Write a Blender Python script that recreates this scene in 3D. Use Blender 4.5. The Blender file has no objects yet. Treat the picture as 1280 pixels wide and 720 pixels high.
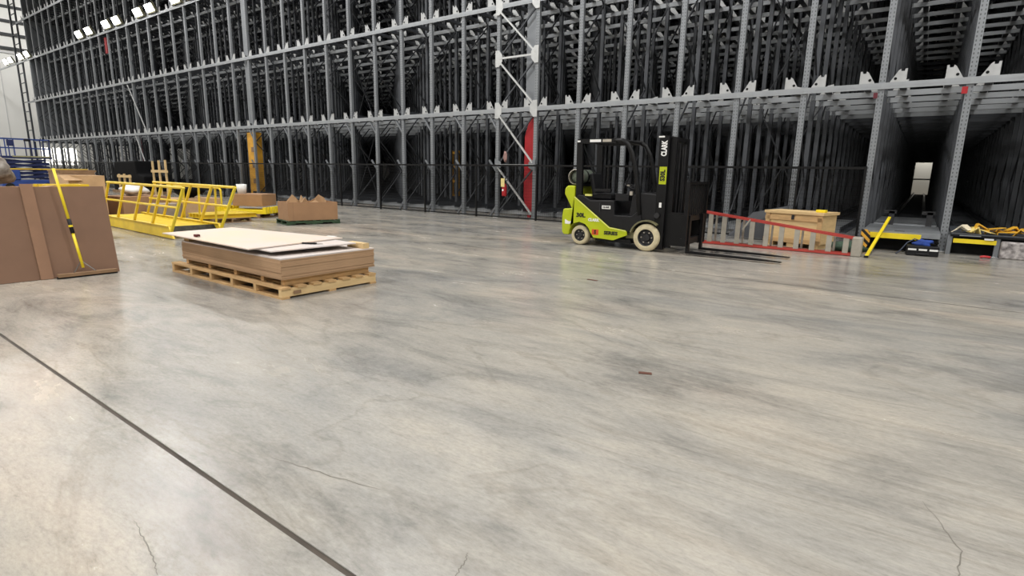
import bpy, math, random
from mathutils import Vector, Matrix
R = random.Random(7)
ORD = ['first', 'second', 'third', 'fourth', 'fifth', 'sixth', 'seventh', 'eighth', 'ninth', 'tenth', 'eleventh', 'twelfth', 'thirteenth', 'fourteenth', 'fifteenth', 'sixteenth']
PI = math.pi
scene = bpy.context.scene
COL = scene.collection

# ------------------------------------------------------------------ camera
cd = bpy.data.cameras.new('camera'); cam = bpy.data.objects.new('camera', cd); COL.objects.link(cam)
FPX, YAW, PITCH, ROLL = 687.3, 0.631, 0.204, 0.019
fwd = Vector((-math.sin(YAW)*math.cos(PITCH), math.cos(YAW)*math.cos(PITCH), -math.sin(PITCH)))
rt = Vector((math.cos(YAW), math.sin(YAW), 0)); upv = rt.cross(fwd)
r2 = math.cos(ROLL)*rt + math.sin(ROLL)*upv; u2 = -math.sin(ROLL)*rt + math.cos(ROLL)*upv
M = Matrix(((r2.x, u2.x, -fwd.x, 0), (r2.y, u2.y, -fwd.y, 0), (r2.z, u2.z, -fwd.z, 1.5), (0, 0, 0, 1)))
cam.matrix_world = M
cd.sensor_width = 36; cd.lens = FPX*36/1280; cd.clip_start = 0.05; cd.clip_end = 300
scene.camera = cam

# ------------------------------------------------------------------ light and exposure
w = bpy.data.worlds.new('world'); scene.world = w; w.use_nodes = True
w.node_tree.nodes['Background'].inputs[0].default_value = (0.75, 0.8, 0.9, 1)
w.node_tree.nodes['Background'].inputs[1].default_value = 0.03
scene.view_settings.view_transform = 'Standard'; scene.view_settings.look = 'None'
scene.view_settings.gamma = 1; scene.view_settings.use_curve_mapping = False
scene.view_settings.exposure = 0.0
try:
    scene.cycles.max_bounces = 6; scene.cycles.diffuse_bounces = 3; scene.cycles.glossy_bounces = 3
except Exception: pass

def area(name, loc, size, sy, power, col=(1, .982, .955), rot=(0, 0, 0)):
    l = bpy.data.lights.new(name, 'AREA'); l.shape = 'RECTANGLE'; l.size = size; l.size_y = sy
    l.energy = power; l.color = col
    o = bpy.data.objects.new(name, l); COL.objects.link(o); o.location = loc; o.rotation_euler = rot
    return o
for lx in (-66, -52, -38, -24, -11, 2, 15):          # high bay lamps of the open hall
    for ly in (-14, -3, 8.8):
        area('high_bay_light', (lx, ly, 17.6 if lx < -60 else 14.2), 1.8, .7, 700 if lx < -60 else 430 if (lx < -30 and ly > 0) else 880)
for lx in (-67, -62.4, -48, -43.2, -38.2, -33.2, -28.2, -23, -18, -13, -8, -3, 2, 7):   # flood lamps on the third beam
    a_ = area('flood_light', (lx, 14.86, 10.25), 2.4, .5, 75, (1, .98, .95))
    a_.rotation_euler = (math.radians(-48), 0, 0)
area('rear_aisle_light', (-0.2, 77.4, 6.5), 3, 1, 240, (1, .95, .85))
for ly in (-4, 10, 22): area('added_wall_fill', (-69, ly, 17.2), 2, .6, 720, rot=(0, math.radians(62), 0))  # unseen lamps added to brighten the left wall

# ------------------------------------------------------------------ materials
def mat(name, col, rough=.6, metal=0., var=.12, scale=6., bump=0., col2=None, emit=None, stretch=None, spec=.5):
    m = bpy.data.materials.new(name); m.use_nodes = True
    nt = m.node_tree; b = nt.nodes['Principled BSDF']
    b.inputs['Roughness'].default_value = rough; b.inputs['Metallic'].default_value = metal
    b.inputs['Specular IOR Level'].default_value = spec
    tc = nt.nodes.new('ShaderNodeTexCoord'); mp = nt.nodes.new('ShaderNodeMapping')
    if stretch: mp.inputs['Scale'].default_value = stretch
    nt.links.new(tc.outputs['Object'], mp.inputs[0])
    nz = nt.nodes.new('ShaderNodeTexNoise'); nz.inputs['Scale'].default_value = scale; nz.inputs['Detail'].default_value = 4
    nt.links.new(mp.outputs[0], nz.inputs['Vector'])
    cr = nt.nodes.new('ShaderNodeValToRGB')
    c2 = col2 or tuple(min(1, c*(1+var)) for c in col); c1 = col if col2 else tuple(c*(1-var) for c in col)
    cr.color_ramp.elements[0].position = .3; cr.color_ramp.elements[1].position = .7
    cr.color_ramp.elements[0].color = (*c1, 1); cr.color_ramp.elements[1].color = (*c2, 1)
    nt.links.new(nz.outputs[0], cr.inputs[0]); nt.links.new(cr.outputs[0], b.inputs['Base Color'])
    if bump:
        bp = nt.nodes.new('ShaderNodeBump'); bp.inputs['Strength'].default_value = bump; bp.inputs['Distance'].default_value = .02
        nt.links.new(nz.outputs[0], bp.inputs['Height']); nt.links.new(bp.outputs[0], b.inputs['Normal'])
    if emit:
        b.inputs['Emission Color'].default_value = (*col, 1); b.inputs['Emission Strength'].default_value = emit
    return m
def s(r, g, b):
    f = lambda c: (c/255/12.92) if c/255 <= .04045 else ((c/255+.055)/1.055)**2.4
    return (f(r), f(g), f(b))

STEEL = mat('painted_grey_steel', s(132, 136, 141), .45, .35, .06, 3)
STEEL_D = mat('shaded_grey_steel', s(74, 77, 82), .5, .3, .1, 2)  # rack steel darkened: interior shade put into the colour
BEAM = mat('grey_beam_steel', s(160, 164, 168), .4, .35, .06, 3)
BRKA = mat('dull_galvanised_plate', s(180, 182, 183), .42, .3, .08, 8)
BRK = mat('bright_galvanised_plate', s(196, 198, 198), .38, .3, .08, 8)
CABLE = mat('dark_brace_steel', s(58, 60, 64), .5, .4, .1, 4)
BLACKM = mat('black_painted_steel', s(15, 15, 17), .45, .1, .2, 6, spec=.3)
BLACKP = mat('black_plastic', s(19, 19, 22), .5, 0, .2, 10, spec=.35)
BLACKR = mat('black_rubber', s(22, 22, 22), .8, 0, .2, 10)
VOID = mat('black_matte', s(12, 12, 13), .9, 0, .2, 5)
RED = mat('red_paint', s(168, 30, 38), .5, .1, .1, 4)
REDD = mat('shaded_red_paint', s(96, 34, 44), .6, .1, .1, 4)  # red darkened: shade put into the paint colour
LIME = mat('lime_green_paint', s(186, 198, 30), .3, 0, .06, 3)
YEL = mat('yellow_paint', s(232, 200, 52), .42, 0, .08, 4)
YELB = mat('bright_yellow_paint', s(240, 214, 40), .4, 0, .06, 4)
ORNG = mat('amber_yellow_paint', s(214, 158, 52), .5, 0, .15, 3)
BOARD = mat('brown_board', s(128, 98, 78), .75, 0, .05, 4)
BOARDS = mat('brown_board_edge', s(172, 140, 108), .8, 0, .1, 5, stretch=(.5, .5, 12))
BOARDE = mat('pale_cut_edge', s(186, 152, 116), .8, 0, .08, 9)
SHEET = mat('pale_sheet_board', s(214, 200, 190), .6, 0, .1, 2.2, col2=s(198, 192, 190))
SHEETW = mat('warm_sheet_board', s(222, 200, 176), .6, 0, .1, 1.6, col2=s(210, 198, 190))
WOOD = mat('pallet_wood', s(196, 160, 112), .8, 0, .16, 5, .2, stretch=(1, 1, 4))
WOODP = mat('pale_pine_wood', s(214, 184, 134), .75, 0, .1, 4, stretch=(1, 1, 5))
WOODD = mat('weathered_wood', s(140, 112, 84), .85, 0, .2, 5)
GREENW = mat('green_painted_wood', s(52, 74, 50), .8, 0, .2, 6)
CARD = mat('cardboard', s(160, 124, 92), .85, 0, .08, 3)
CARDL = mat('light_cardboard', s(196, 162, 124), .85, 0, .1, 5)
CREAM = mat('cream_rubber', s(206, 194, 160), .75, 0, .14, 9, .1)
RIM = mat('dark_wheel_rim', s(52, 52, 54), .5, .4, .2, 8)
CHROME = mat('bare_steel', s(170, 170, 172), .25, .9, .06, 8)
FIBRE = mat('red_fibreglass', s(176, 62, 54), .5, 0, .1, 6)
ALU = mat('worn_aluminium', s(178, 172, 160), .5, .4, .1, 8)
BLUE = mat('blue_paint', s(44, 72, 142), .45, .1, .15, 3)
BLUED = mat('navy_paint', s(26, 38, 84), .5, .1, .2, 3)
WHITE = mat('white_plastic', s(232, 232, 230), .5, 0, .04, 4)
WHITEP = mat('white_print', s(240, 240, 238), .6, 0, .02, 4)
ORANGEP = mat('orange_print', s(206, 84, 34), .6, 0, .05, 4)
BLACKPR = mat('black_print', s(20, 22, 16), .6, 0, .05, 4)
PVC = mat('grey_green_tank', s(104, 112, 100), .4, .2, .1, 4)
CLOTH = mat('grey_brown_wrap', s(96, 84, 72), .8, 0, .4, 7, .6, col2=s(178, 172, 164))
CLOTHD = mat('dark_brown_cloth', s(48, 38, 32), .9, 0, .3, 9, .5)
BLACKT = mat('black_tarp', s(8, 8, 10), .8, 0, .3, 4, .4, spec=.15)
FOIL = mat('dirty_grey_wrap', s(196, 190, 188), .6, 0, .1, 11, .6, col2=s(82, 76, 76))
BLUEC = mat('blue_cloth', s(40, 70, 150), .8, 0, .3, 8, .4)
DECKM = mat('grey_deck_plate', s(150, 154, 158), .4, .5, .08, 12)
LAMP = mat('lamp_face', (1, .99, .96), .5, emit=14)
WINM = mat('daylit_opening', (1, .97, .88), .5, emit=2.6)
OLIVE = mat('olive_lamp_bracket', s(120, 118, 96), .5, .3, .1, 6)
WALLM = mat('white_wall_panel', s(218, 218, 214), .8, 0, .03, .6)
WALLD = mat('dark_wall_gap', s(56, 58, 60), .8, 0, .1, 2)
CEILM = mat('ceiling_panel', s(190, 190, 190), .9, 0, .05, 1)
FILL = mat('dark_joint_filler', s(74, 66, 58), .8, 0, .25, 5)
CRACK = mat('floor_crack_dark', s(112, 108, 100), .9, 0, .2, 9)
LITTER = mat('rust_brown_litter', s(96, 60, 48), .9, 0, .2, 9)
SAW = mat('grey_saw_cut', s(84, 80, 76), .8, 0, .2, 6)

def floor_mat():
    m = bpy.data.materials.new('polished_concrete'); m.use_nodes = True; nt = m.node_tree
    b = nt.nodes['Principled BSDF']; N = nt.nodes.new; L = nt.links.new
    g = N('ShaderNodeNewGeometry')
    def noise(scale, sx, sy, detail=6, rough=.6, dist=0.):
        mp = N('ShaderNodeMapping'); mp.inputs['Scale'].default_value = (sx, sy, 1); L(g.outputs['Position'], mp.inputs[0])
        mp.inputs['Rotation'].default_value = (0, 0, -.12)
        n = N('ShaderNodeTexNoise'); n.inputs['Scale'].default_value = scale; n.inputs['Detail'].default_value = detail
        n.inputs['Roughness'].default_value = rough; n.inputs['Distortion'].default_value = dist
        L(mp.outputs[0], n.inputs['Vector']); return n
    def ramp(src, stops):
        r = N('ShaderNodeValToRGB'); e = r.color_ramp.elements
        e[0].position, e[0].color = stops[0][0], (*stops[0][1], 1); e[1].position, e[1].color = stops[-1][0], (*stops[-1][1], 1)
        for p_, c_ in stops[1:-1]: x = e.new(p_); x.color = (*c_, 1)
        L(src, r.inputs[0]); return r
    def mix(a, c, f, mode='MIX'):
        x = N('ShaderNodeMix'); x.data_type = 'RGBA'; x.blend_type = mode
        if isinstance(f, float): x.inputs[0].default_value = f
        else: L(f, x.inputs[0])
        L(a, x.inputs[6]); L(c, x.inputs[7]); return x.outputs[2]
    big = noise(.32, .55, 1.1, 5, .55, .5)
    base = ramp(big.outputs[0], [(.30, s(136, 136, 135)), (.45, s(155, 152, 146)), (.56, s(165, 160, 151)), (.70, s(184, 171, 157))])
    mid = noise(1.0, .55, 1.4, 12, .70, .5)
    mr = ramp(mid.outputs[0], [(.32, (.58, .595, .61)), (.43, (.88, .885, .89)), (.5, (1.02, 1.02, 1.01)), (.68, (1.24, 1.20, 1.14))])
    fine = noise(5, .42, 1.8, 12, .85, .3)
    fr = ramp(fine.outputs[0], [(.28, (.66, .66, .66)), (.45, (.95, .95, .95)), (.55, (1.02, 1.02, 1.02)), (.80, (1.13, 1.12, 1.11))])
    grit = noise(34, .6, 1.5, 6, .8, 0)
    gr_ = ramp(grit.outputs[0], [(.30, (.8, .8, .8)), (.5, (1, 1, 1)), (.70, (1.14, 1.14, 1.14))])
    c = mix(base.outputs[0], mr.outputs[0], 1.0, 'MULTIPLY'); c = mix(c, fr.outputs[0], 1.0, 'MULTIPLY'); c = mix(c, gr_.outputs[0], 1.0, 'MULTIPLY')
    veins = noise(.7, .45, 1.3, 6, .6, 1.2)
    vr = ramp(veins.outputs[0], [(.47, (1, 1, 1)), (.495, (.80, .79, .78)), (.52, (1, 1, 1))])
    c = mix(c, vr.outputs[0], .7, 'MULTIPLY')
    L(c, b.inputs['Base Color'])
    rr = ramp(mid.outputs[0], [(.3, (.14,)*3), (.7, (.30,)*3)]); L(rr.outputs[0], b.inputs['Roughness'])
    b.inputs['Specular IOR Level'].default_value = .42
    bp = N('ShaderNodeBump'); bp.inputs['Strength'].default_value = .12; bp.inputs['Distance'].default_value = .01
    L(fine.outputs[0], bp.inputs['Height']); L(bp.outputs[0], b.inputs['Normal'])
    return m
FLOORM = floor_mat()

def perforated():
    m = bpy.data.materials.new('perforated_grey_steel'); m.use_nodes = True; nt = m.node_tree
    b = nt.nodes['Principled BSDF']; N = nt.nodes.new; L = nt.links.new
    b.inputs['Roughness'].default_value = .45; b.inputs['Metallic'].default_value = .3
    tc = N('ShaderNodeTexCoord'); sp = N('ShaderNodeSeparateXYZ'); L(tc.outputs['Object'], sp.inputs[0])
    def mth(op, a, c):
        x = N('ShaderNodeMath'); x.operation = op
        for k, v in enumerate((a, c)):
            if v is None: continue
            if isinstance(v, (int, float)): x.inputs[k].default_value = v
            else: L(v, x.inputs[k])
        return x.outputs[0]
    z = mth('FRACT', mth('MULTIPLY', sp.outputs[2], 12.), None)
    zz = mth('LESS_THAN', mth('ABSOLUTE', mth('SUBTRACT', z, .5), None), .24)
    xx = mth('LESS_THAN', mth('ABSOLUTE', mth('SUBTRACT', mth('ABSOLUTE', sp.outputs[0], None), .034), None), .011)
    h = mth('MULTIPLY', zz, xx)
    nz = N('ShaderNodeTexNoise'); nz.inputs['Scale'].default_value = 2.; L(tc.outputs['Object'], nz.inputs['Vector'])
    cr = N('ShaderNodeValToRGB'); cr.color_ramp.elements[0].color = (*s(126, 130, 135), 1); cr.color_ramp.elements[1].color = (*s(146, 150, 154), 1)
    L(nz.outputs[0], cr.inputs[0])
    mx = N('ShaderNodeMix'); mx.data_type = 'RGBA'; L(h, mx.inputs[0]); L(cr.outputs[0], mx.inputs[6]); mx.inputs[7].default_value = (*s(88, 91, 95), 1)
    L(mx.outputs[2], b.inputs['Base Color']); return m
PERF = perforated()

def hazard():
    m = bpy.data.materials.new('hazard_stripes'); m.use_nodes = True; nt = m.node_tree
    b = nt.nodes['Principled BSDF']; N = nt.nodes.new; L = nt.links.new; b.inputs['Roughness'].default_value = .5
    tc = N('ShaderNodeTexCoord'); sp = N('ShaderNodeSeparateXYZ'); L(tc.outputs['Object'], sp.inputs[0])
    a = N('ShaderNodeMath'); a.operation = 'ADD'; L(sp.outputs[0], a.inputs[0]); L(sp.outputs[2], a.inputs[1])
    mu = N('ShaderNodeMath'); mu.operation = 'MULTIPLY'; L(a.outputs[0], mu.inputs[0]); mu.inputs[1].default_value = 6.2
    f = N('ShaderNodeMath'); f.operation = 'FRACT'; L(mu.outputs[0], f.inputs[0])
    cr = N('ShaderNodeValToRGB'); cr.color_ramp.interpolation = 'CONSTANT'
    cr.color_ramp.elements[0].color = (*s(226, 168, 56), 1); cr.color_ramp.elements[1].position = .5; cr.color_ramp.elements[1].color = (*s(26, 24, 22), 1)
    L(f.outputs[0], cr.inputs[0]); L(cr.outputs[0], b.inputs['Base Color']); return m
HAZ = hazard()

# ------------------------------------------------------------------ mesh helpers
class MB:
    def __init__(self): self.v = []; self.f = []
    def add(self, vs, fs):
        n = len(self.v); self.v += [tuple(p) for p in vs]; self.f += [tuple(i+n for i in q) for q in fs]; return self
    def box(self, a, b):
        x0, y0, z0 = a; x1, y1, z1 = b
        return self.add([(x0,y0,z0),(x1,y0,z0),(x1,y1,z0),(x0,y1,z0),(x0,y0,z1),(x1,y0,z1),(x1,y1,z1),(x0,y1,z1)],
                 [(0,3,2,1),(4,5,6,7),(0,1,5,4),(1,2,6,5),(2,3,7,6),(3,0,4,7)])
    def bar(self, p, q, wd, ht, up=(0, 0, 1)):
        p = Vector(p); q = Vector(q); d = (q-p).normalized(); u = Vector(up)
        if abs(d.dot(u)) > .98: u = Vector((0, 1, 0))
        sd = d.cross(u).normalized(); u = sd.cross(d)
        a = sd*wd/2; b = u*ht/2
        vs = [p-a-b, p+a-b, p+a+b, p-a+b, q-a-b, q+a-b, q+a+b, q-a+b]
        return self.add(vs, [(0,1,2,3),(7,6,5,4),(0,4,5,1),(1,5,6,2),(2,6,7,3),(3,7,4,0)])
    def tube(self, pts, r, n=8, cap=True):
        pts = [Vector(p) for p in pts]; rings = []; prev = None
        for i, p in enumerate(pts):
            d = (pts[min(i+1, len(pts)-1)]-pts[max(i-1, 0)]).normalized()
            if prev is None:
                u = Vector((0, 0, 1)) if abs(d.z) < .9 else Vector((1, 0, 0))
            else: u = prev
            sd = d.cross(u).normalized(); u = sd.cross(d).normalized(); prev = u
            rings.append([p+r*(math.cos(2*PI*k/n)*sd+math.sin(2*PI*k/n)*u) for k in range(n)])
        vs = [v for g in rings for v in g]; fs = []
        for i in range(len(pts)-1):
            for k in range(n):
                a = i*n+k; b = i*n+(k+1) % n; fs.append((a, b, b+n, a+n))
        if cap: fs += [tuple(range(n-1, -1, -1)), tuple(range((len(pts)-1)*n, len(pts)*n))]
        return self.add(vs, fs)
    def prism(self, poly, t0, t1, axis='y'):
        # polygon in (x,z) extruded along y, or in (x,y) extruded along z, or in (y,z) along x
        f = {'y': lambda p, t: (p[0], t, p[1]), 'z': lambda p, t: (p[0], p[1], t), 'x': lambda p, t: (t, p[0], p[1])}[axis]
        n = len(poly); vs = [f(p, t0) for p in poly]+[f(p, t1) for p in poly]
        fs = [tuple(range(n)), tuple(range(2*n-1, n-1, -1))]+[(i, i+n, (i+1) % n+n, (i+1) % n) for i in range(n)]
        return self.add(vs, fs)
    def lathe(self, prof, c, axis='y', n=24):
        # prof: (radius, t) along axis
        vs = []; fs = []; m = len(prof)
        for k in range(n):
            a = 2*PI*k/n; ca, sa = math.cos(a), math.sin(a)
            for r, t in prof:
                if axis == 'y': vs.append((c[0]+r*ca, c[1]+t, c[2]+r*sa))
                elif axis == 'z': vs.append((c[0]+r*ca, c[1]+r*sa, c[2]+t))
                else: vs.append((c[0]+t, c[1]+r*ca, c[2]+r*sa))
        for k in range(n):
            for j in range(m-1):
                a = k*m+j; b = ((k+1) % n)*m+j; fs.append((a, a+1, b+1, b))
        return self.add(vs, fs)
    def blob(self, c, rad, nz=10, n=16, rough=.2, seed=1):
        rr = random.Random(seed); vs = []; fs = []
        ph = [rr.uniform(0, 6.28) for _ in range(8)]
        for i in range(nz+1):
            t = PI*i/nz
            for k in range(n):
                a = 2*PI*k/n
                q = 1+rough*(.5*math.sin(3*a+ph[0]+2*t)+.4*math.sin(5*a+ph[1]-3*t)+.5*math.sin(4*t+ph[2]+a)+.25*rr.uniform(-1, 1))
                if i in (0, nz): q = 1
                vs.append((c[0]+rad[0]*q*math.sin(t)*math.cos(a), c[1]+rad[1]*q*math.sin(t)*math.sin(a), c[2]-rad[2]*math.cos(t)*(q if 0 < i < nz else 1)))
        for i in range(nz):
            for k in range(n): a = i*n+k; b = i*n+(k+1) % n; fs.append((a, b, b+n, a+n))
        return self.add(vs, fs)
    def mesh(self, name, m, smooth=False):
        me = bpy.data.meshes.new(name); me.from_pydata(self.v, [], self.f); me.materials.append(m)
        import bmesh
        bm = bmesh.new(); bm.from_mesh(me); bmesh.ops.recalc_face_normals(bm, faces=bm.faces); bm.to_mesh(me); bm.free()
        if smooth:
            for p in me.polygons: p.use_smooth = True
        return me

def link(name, me, parent=None, loc=None, rotz=None):
    o = bpy.data.objects.new(name, me); COL.objects.link(o)
    if parent: o.parent = parent
    if loc is not None: o.location = loc
    if rotz is not None: o.rotation_euler = (0, 0, rotz)
    return o
def obj(name, mb, m, parent=None, loc=None, rotz=None, smooth=False, bevel=0):
    o = link(name, mb.mesh(name, m, smooth), parent, loc, rotz)
    if bevel:
        md = o.modifiers.new('bevel', 'BEVEL'); md.width = bevel; md.segments = 2; md.limit_method = 'ANGLE'
    return o
def tag(o, label, cat, group=None):
    o['label'] = label; o['category'] = cat
    if group: o['group'] = group
    return o
def thing(name, label, cat, loc=(0, 0, 0), rotz=0, group=None):
    o = bpy.data.objects.new(name, None); COL.objects.link(o); o.location = loc; o.rotation_euler = (0, 0, rotz)
    o.empty_display_size = .2
    return tag(o, label, cat, group)
def struct(name, mb, m, parent=None, loc=None):
    o = obj(name, mb, m, parent, loc)
    if not parent: o['kind'] = 'structure'
    return o
def stuff(o): o['kind'] = 'stuff'; return o
def text(name, body, size, m, parent, loc, rot, ext=.002, sx=1):
    c = bpy.data.curves.new(name, 'FONT'); c.body = body; c.size = size; c.extrude = ext; c.offset = size*.05
    c.align_x = 'CENTER'; c.align_y = 'CENTER'; c.resolution_u = 2; c.materials.append(m)
    tmp = bpy.data.objects.new(name, c); COL.objects.link(tmp)
    bpy.context.view_layer.update()
    me = bpy.data.meshes.new_from_object(tmp.evaluated_get(bpy.context.evaluated_depsgraph_get()))
    bpy.data.objects.remove(tmp)
    o = link(name, me, parent, loc); o.rotation_euler = rot; o.scale = (sx, 1, 1)
    return o

# ------------------------------------------------------------------ hall
XL, XR, YB, YF, ZC = -78, 26, 79, -26, 19
fl = bpy.data.objects.new('floor', None); COL.objects.link(fl); fl['kind'] = 'structure'
for y0, y1 in ((YF, 1.107), (1.133, 8.695), (8.735, YB)):
    obj('slab', MB().box((XL, y0, -.2), (XR, y1, 0)), FLOORM, fl)
obj('joint_filler', MB().box((XL, 1.107, -.2), (XR, 1.133, -.006)), FILL, fl)
obj('joint_filler', MB().box((XL, 8.695, -.2), (XR, 8.735, -.004)), SAW, fl)
def crack(pts, wd):
    mb = MB(); vs = []; n = 10
    P = [Vector((*p, 0)) for p in pts]; Q = []
    for a, b in zip(P, P[1:]):
        for k in range(n): Q.append(a.lerp(b, k/n)+Vector((R.uniform(-1, 1), R.uniform(-1, 1), 0))*.006)
    Q.append(P[-1])
    for i, p in enumerate(Q):
        d = (Q[min(i+1, len(Q)-1)]-Q[max(i-1, 0)]).normalized(); q = Vector((-d.y, d.x, 0))*wd*(.35+.65*math.sin(PI*(i+.5)/len(Q)))
        vs += [p-q+Vector((0, 0, .0008)), p+q+Vector((0, 0, .0008))]
    mb.add(vs, [(2*i, 2*i+1, 2*i+3, 2*i+2) for i in range(len(Q)-1)])
    obj('crack', mb, CRACK, fl)
crack([(-2.60, 1.42), (-2.2, 1.50), (-1.91, 1.57)], .003)
crack([(-2.56, .76), (-2.3, .72), (-2.12, .68)], .0025)
crack([(-1.28, 1.49), (-1.25, 1.42), (-1.23, 1.34)], .0022)
crack([(.35, 2.1), (.30, 2.4), (.33, 2.75), (.2, 3.1)], .0025)
crack([(.6, 2.7), (1.1, 2.6), (1.5, 2.3)], .0022)
struct('ceiling', MB().box((XL, YF, ZC), (XR, YB, ZC+.2)), CEILM)
struct('wall_right', MB().box((XR, YF, -.2), (XR+.2, YB, ZC)), WALLM)
struct('wall_front', MB().box((XL, YF-.2, -.2), (XR, YF, ZC)), WALLM)
struct('wall_back', MB().box((XL, YB, -.2), (XR, YB+.2, ZC)), WALLM)
wl = struct('wall_left', MB().box((XL-.2, YF, -.2), (XL, YB, ZC)), WALLM)
for z in (13.25, 14.6, 15.9, 17.3):
    obj('wall_girt', MB().box((XL, YF, z-.13), (XL+.25, YB, z+.13)), WALLD, wl)
obj('wall_rib', MB().box((XL, YF, 12.75), (XL+.12, YB, 12.95)), CEILM, wl)
for y in (13.2, 16.9, 23, 29): obj('wall_seam', MB().box((XL, y-.03, 0), (XL+.03, y+.03, 12.7)), CEILM, wl)
wd = struct('window_1', MB().box((XL, 19.2, 1.6), (XL+.06, 22.4, 3.4)), WINM)
for y in (20.2, 21.3): obj('window_bar', MB().box((XL+.06, y-.06, 1.6), (XL+.1, y+.06, 3.4)), WALLD, wd)

# ------------------------------------------------------------------ storage rack
YR = 15.4; SP = 1.5625; LV = [0.2, 3.6, 6.85, 10.2, 13.3, 16.55]; HT = 17.6; DR = 1.35; NR = 44
IDX = list(range(-4, 41)); XI = lambda i: .5-SP*i
X0, X1 = XI(IDX[-1])-.1, XI(IDX[0])+.1
rack = thing('pallet_rack', 'huge grey steel shuttle racking of many lanes and levels filling the back of the hall', 'rack', (0, YR, 0))
def chan(h, w_=.13, d=.1, t=.02):
    return MB().prism([(-w_/2, 0), (w_/2, 0), (w_/2, d), (w_/2-t, d), (w_/2-t, t), (-w_/2+t, t), (-w_/2+t, d), (-w_/2, d)], 0, h, 'z')
me_up = chan(HT).mesh('upright', PERF)
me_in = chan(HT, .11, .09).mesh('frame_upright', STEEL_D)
me_foot = MB().box((-.1, -.06, 0), (.1, .14, .015)).mesh('foot_plate', BRK)
kn = MB().bar((-.05, .03, 3.03), (-.40, .03, 3.5), .05, .055)
me_kn = kn.mesh('knee_brace', STEEL)
me_kn2 = MB().bar((-.05, .03, 1.60), (-.36, .03, 1.97), .05, .055).mesh('knee_brace', STEEL)
me_kn3 = MB().bar((-.05, .03, .36), (-.30, .03, .02), .05, .07).mesh('foot_brace', STEEL)
me_arm = MB().prism([(.14, 0), (.44, 0), (.44, .27), (.40, .27), (.39, .22), (.33, .22), (.32, .27), (.28, .24)], -.035, -.02).mesh('rail_bracket', BRKA)
me_arm2 = MB().prism([(-.14, 0), (-.44, 0), (-.44, .27), (-.40, .27), (-.39, .22), (-.33, .22), (-.32, .27), (-.28, .24)], -.035, -.02).mesh('rail_bracket', BRKA)
me_hole = MB().lathe([(0, 0), (.03, 0), (.03, -.006), (0, -.006)], (0, 0, 0), 'y', 10).mesh('bolt_hole', VOID)
for i in IDX:
    u = link('upright', me_up, rack, (XI(i), 0, 0))
    link('foot_plate', me_foot, u)
    if 8 <= i:
        link('knee_brace', me_kn, u); link('knee_brace', me_kn2, u); link('foot_brace', me_kn3, u)
    for L_ in (1, 2, 3, 4):
        if (L_ == 2 and i < 6) or (L_ == 3 and i < 17) or (L_ == 4 and i < 28): continue
        for me in (me_arm, me_arm2):
            b = link('rail_bracket', me, rack, (XI(i), 0, LV[L_]+.06))
            if i < 14 and L_ < 3: link('bolt_hole', me_hole, b, ((.24 if me is me_arm else -.24), -.035, .07))
# front beams, bay by bay
me_fb = MB().box((0, -.04, -.075), (SP, 0, .06)).add([(0, -.045, -.02), (SP, -.045, -.02), (SP, -.045, 0), (0, -.045, 0)], [(0, 1, 2, 3)]).mesh('face_beam', BEAM)
for L_ in range(1, 6):
    for i in IDX[1:]: link('face_beam', me_fb, rack, (XI(i), 0, LV[L_]))
# floor beam left of the braced bay
for i in IDX[1:]:
    if i >= 8: link('floor_beam', MB().box((0, .0, -.05), (SP, .05, .06)).mesh('floor_beam', BEAM) if i == 8 else FBM, rack, (XI(i), .16, .2))
    if i == 8: FBM = rack.children[-1].data if False else [c for c in rack.children if c.name.startswith('floor_beam')][0].data
# rows behind
for j in range(1, 7):
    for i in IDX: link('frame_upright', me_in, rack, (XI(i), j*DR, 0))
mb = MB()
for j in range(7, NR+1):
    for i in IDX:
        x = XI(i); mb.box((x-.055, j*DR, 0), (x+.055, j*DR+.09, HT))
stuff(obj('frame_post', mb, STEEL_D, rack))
me_cd = MB().box((X0, 0, -.07), (X1, .06, .055)).mesh('cross_beam', STEEL_D)  # for rows further in: lane shade put into the beam colour
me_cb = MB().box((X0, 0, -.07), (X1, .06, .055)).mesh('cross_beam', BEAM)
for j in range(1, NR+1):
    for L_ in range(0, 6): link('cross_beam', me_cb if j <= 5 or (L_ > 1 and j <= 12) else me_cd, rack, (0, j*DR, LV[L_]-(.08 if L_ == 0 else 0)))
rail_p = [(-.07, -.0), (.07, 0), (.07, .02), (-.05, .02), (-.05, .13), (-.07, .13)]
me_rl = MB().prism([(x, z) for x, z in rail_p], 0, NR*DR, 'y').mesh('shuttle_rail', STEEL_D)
mb = MB()
for i in IDX:
    for sg in (-1, 1):
        for L_ in range(0, 6):
            if L_ < 3: link('shuttle_rail', me_rl, rack, (XI(i)+sg*.36, 0, LV[L_]+.06))
            else: mb.prism([(XI(i)+sg*.36+x, LV[L_]+.06+z) for x, z in rail_p], 0, NR*DR)
stuff(obj('lane_rail', mb, STEEL_D, rack))
mb = MB()
for i in IDX:
    for j in range(1, 14):
        for L_ in (1, 2, 3, 4):
            for sg in (-1, 1):
                x = XI(i); mb.add([(x+sg*.14, j*DR-.01, LV[L_]+.06), (x+sg*.44, j*DR-.01, LV[L_]+.06), (x+sg*.44, j*DR-.01, LV[L_]+.30), (x+sg*.3, j*DR-.01, LV[L_]+.27)], [(0, 1, 2, 3)])
stuff(obj('beam_bracket', mb, BRK, rack))
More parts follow.
